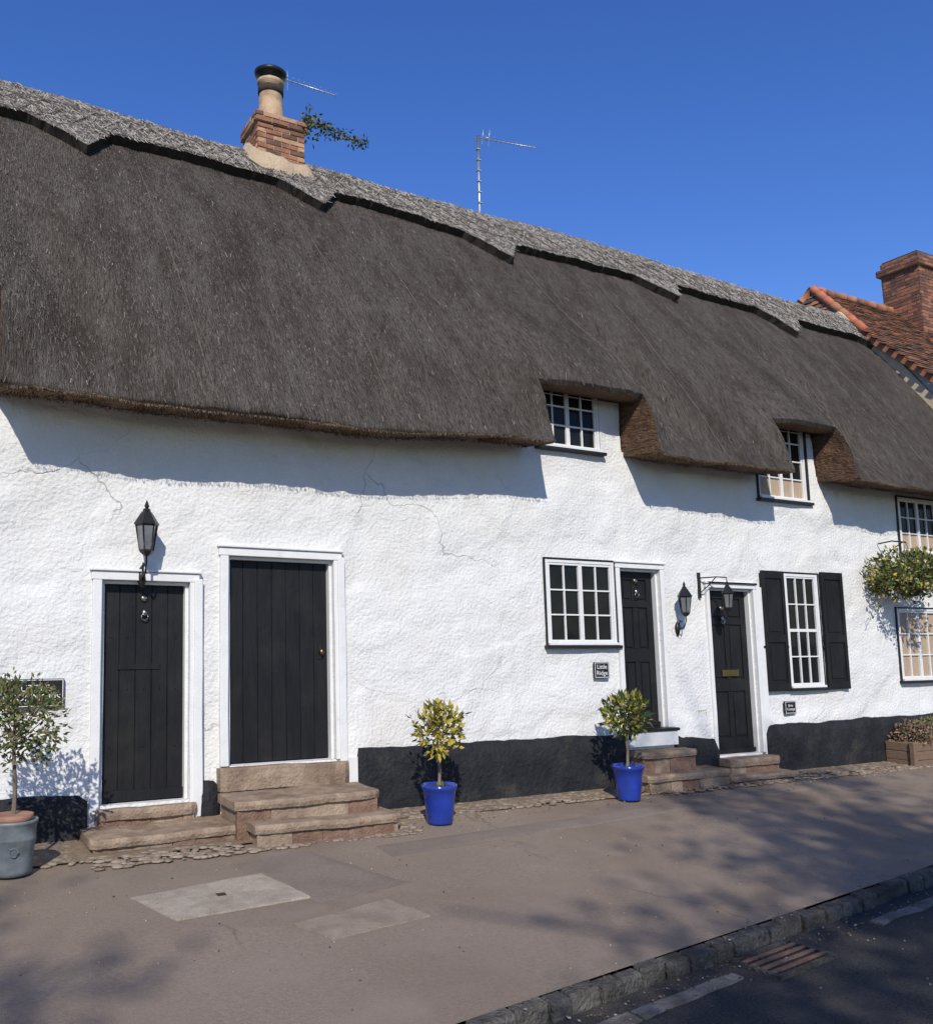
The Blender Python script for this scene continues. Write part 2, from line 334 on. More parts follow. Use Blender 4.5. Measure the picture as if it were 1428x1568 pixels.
def shutter(x0,x1,z0,z1):
    b=B(); b.box(x0,x1,-.03,-.008,z0,z1,'door')
    for a,c in ((x0,x0+.05),(x1-.05,x1)): b.box(a,c,-.05,-.031,z0,z1,'door')
    for zz in (z0,z0+.62,z1-.1): b.box(x0+.051,x1-.051,-.049,-.031,zz,zz+.1,'door')
    b.box(x0+.09,x1-.09,-.04,-.031,z0+.14,z0+.58,'door'); b.box(x0+.09,x1-.09,-.04,-.031,z0+.76,z1-.14,'door')
    b.box(x0-.03,x0,-.03,-.01,z0+.55,z0+.58,'black'); b.box(x1,x1+.03,-.03,-.01,z0+.55,z0+.58,'black')
    b.make("window_shutter",cot,bevel=.004)
shutter(9.37,9.775,.97,2.52); shutter(10.50,10.93,.97,2.54)
# ------------------------------------------------ thatch
ZT=4.48; UZ=.02
def ZRx(x): return 7.76-.30*sm((x-7.5)/6.5)+.12*sm((2.5-x)/2.5)+.02*N(x*.8,6)
def ze(x): return 3.64+.13*sm((x-3.6)/2)+.035*N(x*.8,4)+.014*N(x*3,4)
def F(x,z,nz=True):
    t=(z-3.6)/4.2; y=-.66+3.25*t-.20*math.sin(math.pi*max(0,min(1,t)))
    for a,c in notch:
        xc=(a+c)/2+.1; hf=(c-a)/2; g=sm((6.3-z)/1.7)*sm((z-3.3)/1.1)
        w=hf*(.75+.45*g); d=(x-xc)/w
        y-=.36*g*math.exp(-d**4*.6)
        y+=.16*sm((6.6-z)/1.5)*math.exp(-((x-(xc+hf+.55-.35*(z-4.4)))/.28)**2)*sm((z-3.6)/.8)
    if nz: y+=.055*N(x*.7,z*.7,5)+.028*N(x*2.2,z*2,9)+.012*N(x*9,z*4,2)
    return y
b=B(); ex=[v for n_ in notch for v in n_]; xs=cuts(XL,XR,.055,ex); nl=14; nu=64
lowz=lambda x,j: ze(x)+(ZT-ze(x))*(j/nl)
cols=[]
jj=lambda: random.uniform(-.006,.006)
for x in xs:
    c=[]; z0=ze(x); zr=ZRx(x)
    for (yy,zz) in ((.08,z0+UZ+.02),(-.18,z0-.0),(-.40,z0-.03),(-.56,z0-.05),(-.63,z0-.035)): c.append(len(b.v)); b.v.append((x,yy+.02*N(x*3,yy*5)+jj(),zz+.02*N(x*4,yy*5,1)+jj()))
    for j in range(nl): z=lowz(x,j); c.append(len(b.v)); b.v.append((x,F(x,z)+jj()*.8,z))
    for j in range(nu+1): z=ZT+(zr-ZT)*j/nu; c.append(len(b.v)); b.v.append((x,F(x,z)+(jj()*.8 if j>0 else 0),z))
    yr0=F(x,zr)
    for q in range(1,9): c.append(len(b.v)); b.v.append((x,yr0+(6.5-yr0)*q/8,zr-(zr-3.6)*q/8))
    cols.append(c)
up0=5+nl; ct=len(cols[0])
for i in range(len(xs)-1):
    xm=(xs[i]+xs[i+1])/2; inn=any(a<xm<c for a,c in notch); A,C=cols[i],cols[i+1]
    for j in range(up0 if inn else 0,ct-1):
        b.face([A[j],C[j],C[j+1],A[j+1]],'under' if j<4 else 'thatch',True)
    if inn:
        def lip(x):
            r=[]
            for yy,zz in ((.0,0),(.04,-.05),(.15,-.055),(None,-.0)):
                y=F(x,ZT)+yy if yy is not None else .06
                r.append((x,y,ZT+zz+.015*N(x*6,zz)*(1 if yy else 0)))
            return r
        p,q=lip(xs[i]),lip(xs[i+1])
        for a in range(3): b.poly([p[a+1],q[a+1],q[a],p[a]],'under' if a else 'thatch')
for (a,c) in notch:
    for e in (a,c):
        i=min(range(len(xs)),key=lambda q:abs(xs[q]-e)); C=cols[i]
        rows=[b.v[C[j]] for j in range(4,up0+1)]
        for r in range(len(rows)-1):
            p,q=rows[r],rows[r+1]; za=max(p[2],ze(e)+UZ); zb=max(q[2],ze(e)+UZ)
            ns=8
            for s_ in range(ns):
                t0,t1=s_/ns,(s_+1)/ns
                def pt(P,zw,t):
                    y=P[1]+(.06-P[1])*t; z=P[2]+(zw-P[2])*t; d=.035*N(y*6,z*6,e)*math.sin(math.pi*t)
                    return (e+d,y,z)
                b.poly([pt(p,za,t0),pt(p,za,t1),pt(q,zb,t1),pt(q,zb,t0)],'cheek',True)
        b.poly([b.v[C[k]] for k in range(0,5)]+[(e,-.05,ze(e)+UZ+.01)],'cheek')
b.make("thatch_roof",cot)
VP=[-1.4,1.37,4.11,6.72,9.66,12.16,14.6]
def zl(x):
    base=7.24-.20*sm((x-4)/3)-.18*sm((x-10)/3); d=min((x-p) if x>=p else (p-x)*.5 for p in VP)
    return base-.38*max(0,1-d/.27)+.02*N(x*5,1)
b=B(); xs2=cuts(XL,XR+.03,.045,[v for v in VP if v<XR]); nr=14; cols=[]
def capp(x,s):
    z0=zl(x); z=z0+(ZRx(x)-z0)*s; o=.12+.02*N(x*3,s*3)
    return (x,F(x,z)-.79*o+.008*N(x*20,z*20),z+.61*o)
for x in xs2:
    c=[]; z0=zl(x); zr=ZRx(x); yr0=F(x,zr)
    c.append(len(b.v)); b.v.append((x,F(x,z0)+.05,z0-.02))
    for j in range(nr+1):
        p=capp(x,j/nr); j_=random.uniform(-.010,.010); c.append(len(b.v)); b.v.append((p[0],p[1]+j_,p[2]+j_))
    top=zr+.12+.025*N(x*.9,3)
    for yy,zz in ((yr0-.02,top-.01),(yr0+.1,top+.02),(yr0+.25,top-.01),(yr0+.8,top-.62),(yr0+.8,top-.75)):
        c.append(len(b.v)); b.v.append((x,yy,zz+random.uniform(-.012,.012)))
    cols.append(c)
for i in range(len(xs2)-1):
    for j in range(len(cols[0])-1):
        b.face([cols[i][j],cols[i+1][j],cols[i+1][j+1],cols[i][j+1]],'st1' if j==0 else 'cap',j>0)
b.poly([b.v[k] for k in cols[-1]],'cap'); b.poly([b.v[k] for k in cols[0]],'cap')
def capc(x,z): return Vector((x,F(x,z)-.79*.13-.008,z+.61*.13))
def zb0(x): return 7.28-.18*sm((x-5)/3)-.16*sm((x-9)/4)
for zz in (-.02,.34):
    b.tube([capc(x,zb0(x)+zz) for x in xs2[::3]],.007,'st2',5)
x=XL
while x<XR-.3:
    za=zb0(x); zb=min(za+.34,ZRx(x)-.02)
    b.tube([capc(x,za),capc(x+.13,(za+zb)/2),capc(x+.26,zb)],.007,'st3' if random.random()<.6 else 'st2',4); b.tube([capc(x,zb),capc(x+.13,(za+zb)/2)+Vector((0,-.008,.003)),capc(x+.26,za)],.007,'st2',4)
    x+=.28
b.make("thatch_ridge_cap",cot)
b=B()
def straw(p,d,l,w,k):
    s_=Vector((1,0,0))*w; b.poly([p-s_,p+s_,p+s_+d*l,p-s_+d*l],k)
def innotch(x): return any(a-.02<x<c+.02 for a,c in notch)
nrm=Vector((0,-.79,.61))
for i in range(45000):
    x=random.uniform(-1,XR); zlo=ZT if innotch(x) else ze(x); z=zlo+(7.15-zlo)*random.random()
    y=F(x,z); y2=F(x,z-.1)
    d=Vector((random.gauss(0,.028),y2-y,-.1)).normalized()
    k='st1' if random.random()<.55 else 'st2'
    if random.random()<.014: k='st3'
    straw(Vector((x,y,z))+nrm*random.uniform(.002,.010),(d+nrm*random.uniform(-.02,.06)).normalized(),random.uniform(.02,.08),random.uniform(.001,.0028),k)
for i in range(13000):
    x=random.uniform(-1,XR); z0=zl(x); z=z0+(ZRx(x)-z0)*random.random()
    p=capc(x,z); a=random.gauss(0,.8)
    d=Vector((math.sin(a),-.6*math.cos(a),-.8*math.cos(a))).normalized(); k=random.choice(['st1','st2','st3','st3'])
    b.poly([p,p+Vector((.009,0,.005)),p+d*random.uniform(.03,.1)+Vector((.006,0,.004)),p+d*.05],k)
for i in range(14000):
    x=random.uniform(-1,XR)
    if innotch(x): continue
    q=random.random()**1.5; y=-.65+.6*q; z=ze(x)-.045+.05*q
    p=Vector((x,y,z)); d=Vector((random.gauss(0,.3),random.gauss(-.2,.3),-1)).normalized()
    straw(p,d,random.uniform(.008,.028),.002,random.choice(['st1','st2','under','under']))
for x0 in (1.9,3.7,4.65,6.9,8.2,11.2,12.4):
    pts=[]; 
    for q in range(26):
        z=6.85-(6.85-(3.8 if not innotch(x0+.2) else 4.6))*q/25; x=x0+.25*q/25+.02*N(x0,z*3); pts.append((x,F(x,z)-.004,z+.004))
    b.tube(pts,.004,'st2',4)
b.make("loose_straw",cot)
# ------------------------------------------------ chimney
def bricks(b,x0,x1,y0,y1,z0,z1,bl=.215,bh=.068,pal=('brick','brick','brick','brick2','brick3')):
    b.box(x0+.008,x1-.008,y0+.008,y1-.008,z0,z1,'mortar')
    g=.010; z=z0; r=0
    while z+bh<=z1+.01:
        for side in range(2):
            if side==0: a0,a1=x0,x1
            else: a0,a1=y0,y1
            p=a0-(bl/2 if (r+side)%2 else 0)
            while p<a1-.01:
                s0,s1=max(p,a0),min(p+bl-g,a1)
                if s1-s0>.02:
                    k=random.choice(pal); j=random.uniform(0,.008)
                    if side==0:
                        b.box(s0,s1,y0-j,y0+.03,z+g/2,z+bh-g/2,k,.003); b.box(s0,s1,y1-.03,y1+j,z+g/2,z+bh-g/2,k,.003)
                    elif min(s1,y1-.031)-max(s0,y0+.031)>.02:
                        b.box(x0-j,x0+.03,max(s0,y0+.031),min(s1,y1-.031),z+g/2,z+bh-g/2,k,.003)
                        b.box(x1-.03,x1+j,max(s0,y0+.031),min(s1,y1-.031),z+g/2,z+bh-g/2,k,.003)
                p+=bl
        z+=bh; r+=1
ch=E("chimney"); CZ=-.13; b=B(); bricks(b,3.46,4.08,2.28,2.9,7.4+CZ,8.29+CZ); bricks(b,3.43,4.11,2.25,2.93,8.29+CZ,8.43+CZ)
b.make("brick_stack",ch,bevel=.005)
b=B()
secs=[]
for q in range(29):
    t=2*math.pi*q/28; cx_,cy_=3.77,2.59
    d=Vector((math.cos(t),math.sin(t),0)); m=.31/max(abs(d.x),abs(d.y)); m2=m+.17+.03*N(math.cos(t)*3,math.sin(t)*3)
    zo=7.80-.55*max(0,-(d.y*m2))+.02*N(t*3)
    zi=zo+.17+.05*(d.x<0)
    secs.append([(cx_+d.x*m2,cy_+d.y*m2,zo-.4),(cx_+d.x*m2,cy_+d.y*m2,zo-.02),(cx_+d.x*(m+.06),cy_+d.y*(m+.06),zi-.03),(cx_+d.x*(m-.02),cy_+d.y*(m-.02),zi),(cx_+d.x*(m-.02),cy_+d.y*(m-.02),zo-.4)])
b.loft(secs,'flaunch',True,False)
b.hexa([(3.44,2.26,8.42+CZ),(4.10,2.26,8.42+CZ),(4.10,2.92,8.42+CZ),(3.44,2.92,8.42+CZ),(3.58,2.42,8.5+CZ),(3.98,2.42,8.5+CZ),(3.98,2.78,8.5+CZ),(3.58,2.78,8.5+CZ)],'flaunch')
b.make("mortar_flaunching",ch)
b=B(); cx,cy=3.74,2.6
b.lathe(cx,cy,[(r,z+CZ) for r,z in [(.19,8.44),(.19,8.5),(.165,8.53),(.15,8.85),(.145,9.0),(.175,9.02),(.175,9.06),(.15,9.07)]],'clay')
b.lathe(cx,cy,[(r,z+CZ) for r,z in [(.153,8.88),(.165,8.885),(.165,8.97),(.155,8.975)]],'st1')
b.lathe(cx,cy,[(r,z+CZ) for r,z in [(.15,9.071),(.13,9.10),(.13,9.12),(.2,9.14),(.21,9.17),(.21,9.19),(.17,9.22),(.12,9.225)]],'black')
b.make("chimney_pot",ch)
def yagi(b,p0,p1,n,l0,l1,ud):
    p0,p1,ud=Vector(p0),Vector(p1),Vector(ud).normalized(); b.tube([p0,p1],.008,'metal',6)
    for i in range(n):
        p=p0.lerp(p1,i/(n-1)); l=l0+(l1-l0)*i/(n-1); b.tube([p-ud*l,p+ud*l],.004,'metal',5)
an=B(); an.tube([(3.98,2.95,8.0),(3.98,2.95,9.34)],.016,'metal'); yagi(an,(3.93,2.95,9.28),(4.72,2.75,9.14),12,.12,.05,(.2,1,.1))
yagi(an,(4.0,2.95,9.26),(4.08,2.9,9.24),2,.16,.2,(.1,.3,1)); an.box(3.94,4.02,2.9,3.0,8.8,8.86,'metal'); an.make("tv_antenna")
an=B(); an.tube([(7.0,2.75,7.5),(7.02,2.75,9.2)],.018,'metal'); yagi(an,(7.03,2.75,9.17),(7.98,2.6,9.2),14,.11,.05,(.2,1,.1))
yagi(an,(7.1,2.74,9.2),(7.2,2.72,9.2),2,.17,.2,(.3,.3,1)); 
for q in range(7): an.box(6.985,7.045,2.72,2.78,7.95+q*.17,7.965+q*.17,'metal')
an.make("tv_antenna")
iv=B(); iv.tube([(4.08,2.3,8.36),(4.35,2.35,8.38),(4.7,2.4,8.36),(5.05,2.5,8.38)],.008,'bark',5)
for i in range(260):
    t=random.random()**1.2; c=Vector((4.12+.95*t,2.3+.2*t,8.37)); iv.leaf(c+Vector((random.gauss(0,.03),random.gauss(0,.06),random.gauss(0,.05*(1-t*.6)))),.07,random.choice(['leaf1','leafo','leaf1']))
for i in range(80): iv.leaf((4.12+random.gauss(0,.04),2.26,8.25+random.gauss(0,.1)),.07,random.choice(['leaf1','leafo']))
iv.make("ivy_sprig")
# ------------------------------------------------ neighbour house
nb=E("tiled_brick_house")
b=B(); NX=14.38
yf,ys,yr,yb,zr_,zh,yk=-.45,1.62,3.15,6.3,8.42,7.02,4.6
SL=(zr_-zh)/(yr-ys)
def zs_(y): return zr_-abs(y-yr)*SL
b.poly([(NX,-.05,-.6),(NX,5.8,-.6),(NX,5.8,zs_(5.8)),(NX,yk,zh),(NX,ys,zh),(NX,-.05,zs_(-.05))],'stucco')
b.box(NX+.01,24,0,5.8,-1.5,5.2,'stucco')
b.make("walls",nb)
b=B()
secs=[]
for q in range(30):
    z=3.75+(7.55-3.75)*q/29; y=F(14.3,z)-.03; z+=.05
    secs.append([(NX-.10,y-.13,z),(NX,y-.13,z),(NX,y+.1,z-.1),(NX-.10,y+.1,z-.1)])
b.loft(secs,'cream')
b.make("flashing_board",nb)
b=B()
def tiles(O,U,V,nrm,W,H,clip):
    O,U,V,nrm=Vector(O),Vector(U).normalized(),Vector(V).normalized(),Vector(nrm).normalized(); r=0; h=.11; w=.17
    while r*h<H:
        c=-1
        while c*w<W+w:
            u0=c*w+(w/2 if r%2 else 0); v0=r*h
            if clip(u0+w/2,v0+h/2):
                j=random.uniform(0,.012); k=random.choice(['tile1','tile1','tile2','tile3','tile1'])
                P=[]
                for (a,e,f) in ((0.003,0,.03),(w-.003,0,.03),(w-.003,h+.03,.004),(.003,h+.03,.004)):
                    P.append(O+U*(u0+a)+V*(v0+e)+nrm*(f+j-.02))
                for (a,e,f) in ((0.003,0,.045),(w-.003,0,.045),(w-.003,h+.03,.018),(.003,h+.03,.018)):
                    P.append(O+U*(u0+a)+V*(v0+e)+nrm*(f+j-.02))
                b.hexa(P,k)
            c+=1
        r+=1
sl=math.hypot(1,SL)
ov=NX-.16; hx=NX+.45
Hf=(yr-yf)*sl
def clipf(u,v):
    x=ov+u; y=yf+v/sl; z=zs_(y)
    if z>zh: return x>ov+(z-zh)/(zr_-zh)*(hx-ov)
    return 0<=u<9.6
tiles((ov,yf,zs_(yf)),(1,0,0),(0,1/sl,SL/sl),(0,-SL,1),9.6,Hf,clipf)
b.poly([(ov+.1,yf,zs_(yf)-.03),(24,yf,zs_(yf)-.03),(24,yr,zr_-.03),(hx,yr,zr_-.03),(ov+.1,ys,zh-.03)],'tile3')
b.poly([(ov+.1,yk,zh-.03),(hx,yr,zr_-.03),(24,yr,zr_-.03),(24,yb,zs_(yb)-.03),(ov+.1,yb,zs_(yb)-.03)],'tile1')
hl=math.hypot(hx-ov,zr_-zh)
def cliph(u,v):
    t=v/hl; y=yk-u; return t<1 and ys+(yr-ys)*t-.03<y<yk-(yk-yr)*t+.03
tiles((ov,yk,zh),(0,-1,0),((hx-ov),0,(zr_-zh)),(-(zr_-zh),0,(hx-ov)),3.0,hl,cliph)
b.poly([(ov,ys,zh-.03),(hx,yr,zr_-.03),(ov,yk,zh-.03)],'tile3')
for p,q in (((ov,ys,zh),(hx,yr,zr_)),((ov,yk,zh),(hx,yr,zr_)),((hx,yr,zr_),(24,yr,zr_))):
    p,q=Vector(p),Vector(q); n_=int((q-p).length/.3)
    for i in range(n_):
        a=p.lerp(q,i/n_); c=p.lerp(q,(i+.97)/n_); b.tube([a+Vector((0,0,.01)),c+Vector((0,0,.025))],.075,random.choice(['ridge','tile1','tile2','ridge']),8,.085)
b.loft([[(ov,yf-.02,zs_(yf)-.16),(ov+.04,yf-.02,zs_(yf)-.16),(ov+.04,yf-.02,zs_(yf)-.02),(ov,yf-.02,zs_(yf)-.02)],[(ov,ys,zh-.16),(ov+.04,ys,zh-.16),(ov+.04,ys,zh-.02),(ov,ys,zh-.02)]],'tile2')
b.box(ov+.001,ov+.06,ys,yk,zh-.12,zh-.03,'wood')
b.make("tiled_roof",nb)
DP_=('brick','brick3','brick','brick3')
b=B(); bricks(b,17.2,18.4,2.45,3.3,7.3,9.2,pal=DP_); bricks(b,17.13,18.47,2.38,3.37,9.2,9.34,pal=DP_); bricks(b,17.2,18.4,2.45,3.3,9.34,9.48,pal=DP_)
b.box(17.22,18.38,2.47,3.28,9.48,9.51,'soil')
b.make("brick_chimney",nb)

# ================================================================ STEPS
def slabstep(b,x0,x1,y0,y1,zt,zb,th=.06,under='stepb'):
    n=max(4,int((x1-x0)/.05)); secs=[]
    for i in range(n+1):
        x=x0+(x1-x0)*i/n; fy=y0+.022*N(x*3,zt*9)+.012*N(x*13,zt*9); fz=zt+.014*N(x*2.5,zt*5)+.005*N(x*14,zt)
        e=min(1,min(x-x0,x1-x)/.05); fy+=.03*(1-e)
        secs.append([(x,fy+.010,fz-th),(x,fy,fz-th*.5),(x,fy+.004,fz-.014),(x,fy+.02,fz),(x,(fy+y1)/2,fz-.006+.004*N(x*4,fy)),(x,y1,fz+.003),(x,y1,fz-th)])
    b.loft(secs,'step',False)
    if zt-th-zb>.02:
        p=x0+.02
        while p<x1-.03:
            l=random.uniform(.16,.3); q=min(p+l,x1-.02); b.box(p+.003,q-.003,y0+.03+random.uniform(0,.012),y0+.12,zb,zt-th-.001,under if random.random()<.5 else 'step',.004); p=q
        b.box(x0+.03,x1-.03,y0+.045,y1,zb,zt-th-.002,'step')
def steps(lst):
    b=B()
    for s_ in lst: slabstep(b,*s_)
    b.make("door_steps",None)
steps([(2.33,3.56,-.14,.16,.475,.2,.2),(2.30,3.62,-.70,-.141,.27,-.1,.07),(2.40,3.72,-.92,-.1,.095,-.2,.07)])
steps([(1.30,2.13,-.12,.16,.20,.0,.09),(1.18,2.39,-.62,-.0,.06,-.2,.07)])
steps([(7.02,7.85,-.30,.02,.36,-.1,.07),(6.95,8.2,-.48,-.0,.13,-.2,.07)])
steps([(8.42,9.27,-.26,.16,.20,-.1,.09),(8.25,9.4,-.42,-.0,.03,-.2,.06)])
b=B(); b.box(7.0,7.74,-.10,.09,.40,.565,'white'); b.box(6.98,7.76,-.12,.09,.566,.60,'black'); b.make("door_sill",cot,bevel=.008)
# ================================================================ GROUND
b=B()
def kerby(x):
    return -4.55+.16*(x-2.44) if x<8 else -3.66+1.2*(1-math.exp(-(x-8)*.16/1.2))*.6
gx=[-30,-20,-12]+[ -8+.2*i for i in range(0,150)]+[24,30,45]
nyp=30
def pz(x,y): return gz(y)+.014*N(x*.8,y*.8)
for x in gx:
    for j in range(nyp):
        t=j/(nyp-1); y1=.3; y0=kerby(x)+.12; y=y0+(y1-y0)*t; b.v.append((x,y,pz(x,y) if y>y0+.3 else gz(y)))
for i in range(len(gx)-1):
    for j in range(nyp-1): b.face([i*nyp+j,(i+1)*nyp+j,(i+1)*nyp+j+1,i*nyp+j+1],'pave',True)
b.make("pavement")
b=B()
def patch(P,lift=.013):
    # reinstated trench: polygon gridded so it follows the ground
    nx_,ny_=14,8; base=len(b.v)
    for i in range(nx_+1):
        for j in range(ny_+1):
            u,v=i/nx_,j/ny_; p=Vector(P[0]).lerp(Vector(P[1]),u); q=Vector(P[3]).lerp(Vector(P[2]),u); r=p.lerp(q,v)
            ed=.02*N(r.x*6,r.y*6,3); b.v.append((r.x+ed,r.y+ed,pz(r.x,r.y)+(lift if 0<i<nx_ and 0<j<ny_ else .001)))
    for i in range(nx_):
        for j in range(ny_): a=base+i*(ny_+1)+j; b.face([a,a+ny_+1,a+ny_+2,a+1],'patch',True)
patch([(2.35,-2.45),(3.1,-2.3),(2.75,-1.15),(2.1,-1.25)]); patch([(3.3,-1.6),(9.5,-.95),(9.5,-.7),(3.3,-1.25)],.009)
b.make("pavement_patch")
b=B(); x=-12.
while x<26:
    l=random.uniform(.12,.28); x2=x+l; a,c=kerby(x),kerby(x2); j=random.uniform(-.012,.006); za,zc=gz(a),gz(c); dy=random.uniform(-.018,.018)
    b.hexa([(x+.003,a+dy,za-.2),(x2-.003,c+dy,zc-.2),(x2-.003,c+.125,zc-.2),(x+.003,a+.125,za-.2),(x+.003,a+.012+dy,za+.003+j),(x2-.003,c+.012+dy,zc+.003+j),(x2-.003,c+.125,zc+.006+j),(x+.003,a+.125,za+.006+j)],'kerb'); x=x2
b.make("kerb",None,bevel=.016,seg=2)
b=B()
ry=-0.09
def rz(x,y): k=kerby(x); return gz(k)+ry+.02*max(0,min(1,(k-y)/.6))
for x in gx:
    for j in range(22):
        y=kerby(x)+.06-(j*.14 if j<14 else 14*.14+(j-14)**2*.35); b.v.append((x,y,rz(x,y)+.008*N(x*2,y*2)))
for i in range(len(gx)-1):
    for j in range(21): b.face([i*22+j+1,(i+1)*22+j+1,(i+1)*22+j,i*22+j],'road',True)
b.make("road")
b=B(); 
b.poly([(-1500,-1500,-.75),(1500,-1500,-.75),(1500,1500,-.75),(-1500,1500,-.75)],'grass')
b.make("ground")
b=B(); x=-6.
while x<14:
    l=random.uniform(.5,.9)
    if not(x+l>4.1 and x<5.0):
        secs=[]
        for q in range(9):
            xx=x+(l-.02)*q/8; k=kerby(xx); w0=.17+.015*N(xx*4); w1=.27+.025*N(xx*3,5)
            secs.append([(xx,k-w1,rz(xx,k-w1)-.03),(xx,k-w1,rz(xx,k-w1)+.010),(xx,k-w0,rz(xx,k-w0)+.011),(xx,k-w0,rz(xx,k-w0)-.03)])
        b.loft(secs,'sett')
    x+=l
b.make("gutter_channel")
b=B(); dx0,dx1=4.20,4.80
def DP(x,v,z):
    y=kerby(x)-.05-v; return (x,y,rz(x,y)+z)
W_=.38
def dbox(xa,xb,va,vb,z0,z1,k): b.hexa([DP(xa,vb,z0),DP(xb,vb,z0),DP(xb,va,z0),DP(xa,va,z0),DP(xa,vb,z1),DP(xb,vb,z1),DP(xb,va,z1),DP(xa,va,z1)],k)
dbox(dx0,dx1,0,.03,-.02,.024,'kerb'); dbox(dx0,dx1,W_-.03,W_,-.02,.024,'kerb'); dbox(dx0,dx0+.03,.031,W_-.031,-.02,.023,'kerb'); dbox(dx1-.03,dx1,.031,W_-.031,-.02,.023,'kerb')
dbox(dx0+.03,dx1-.03,.031,W_-.031,-.02,.011,'black')  # black fill under the bars paints the darkness of the drain hole
for q in range(4): v=.058+q*.075; dbox(dx0+.031,dx1-.031,v,v+.026,.012,.022,'stepb')
b.make("drain_grate")
def cover(P,k,name="stone_cover_slab"):
    b=B(); P=[(x,y,gz(y)+.018) for x,y in P]
    c=Vector((sum(p[0] for p in P)/4,sum(p[1] for p in P)/4,sum(p[2] for p in P)/4))
    n=12; ed=[]
    for i in range(4):
        p,q=Vector(P[i]),Vector(P[(i+1)%4])
        for t in range(n): r=p.lerp(q,t/n); ed.append((r.x+.014*N(r.x*9,r.y*9),r.y+.014*N(r.x*9,r.y*9,4),r.z-.004))
    lo=[(p[0],p[1],p[2]-.05) for p in ed]; b.v+=ed+lo; m=len(ed)
    b.face(list(range(m)),k)
    for i in range(m): b.face([i,m+i,m+(i+1)%m,(i+1)%m],k)
    b.make(name); return c
c=cover([(1.43,-2.41),(2.34,-2.31),(2.21,-1.64),(1.26,-1.83)],'slab'); b=B(); b.box(c.x-.03,c.x+.03,c.y-.01,c.y+.05,c.z-.0,c.z+.002,'soil'); b.make("cover_keyhole")
cover([(2.16,-3.16),(2.88,-3.03),(2.77,-2.60),(2.05,-2.80)],'slab2')
b=B(); 
for i in range(60):
    xa=.0+i*.24; xb=xa+.24
    f=lambda x: (-.36-.12*N(x*1.3,7)-(.1 if 3.7<x<6.9 else 0)) if x>3.8 else -.75-.2*N(x*1.3,7)
    b.poly([(xa,f(xa),gz(f(xa))+.016),(xb,f(xb),gz(f(xb))+.016),(xb,.0,-.020),(xa,.0,-.020)],'dirt')
b.make("verge_dirt")
b=B()
for i in range(2600):
    x=random.uniform(.1,12.5); y=random.uniform(-.5,-.05)
    if x<3.9: y=random.uniform(-1.02,-.6)
    if x<1.15: y=random.uniform(-.8,-.06)
    if x>7.2: y=random.uniform(-.6,-.06)
    r=random.uniform(.012,.042)
    if 6.9<x<9.4 and y>-.45: continue
    if 1.1<x<2.42 and y>-.64 or 2.3<x<3.75 and y>-.93: continue
    blob(b,(x,y,gz(y)+.010),r*random.uniform(.9,1.5),r,r*.32,random.choice(['cob','slab2','dirt','step']),7,4)
b.make("cobble_strip")
b=B()
for i in range(2600):
    x=random.uniform(.2,13); y=random.choice([random.gauss(-.5,.25),kerby(x)-.12+random.gauss(0,.12)])
    if y>-.05: continue
    z=gz(y)+.018 if y>kerby(x) else rz(x,y)+.014
    if 1.1<x<3.8 and y>-1: continue
    b.leaf((x,y,z),.022,random.choice(['wood','st3','dirt','leafo','soil']),Vector((random.gauss(0,1),random.gauss(0,1),.1)).normalized())
b.make("leaf_litter")
b=B()
for i in range(900):
    x=random.uniform(.3,9); y=random.uniform(-6.5,-1)
    if y>kerby(x): 
        if random.random()<.6: continue
        z=pz(x,y)
    elif y<kerby(x)-.02: z=rz(x,y)
    else: continue
    r=random.uniform(.003,.009); blob(b,(x,y,z+r*.5),r,r,r*.8,random.choice(['cob','slab','kerb']),5,3)
b.make("loose_grit")
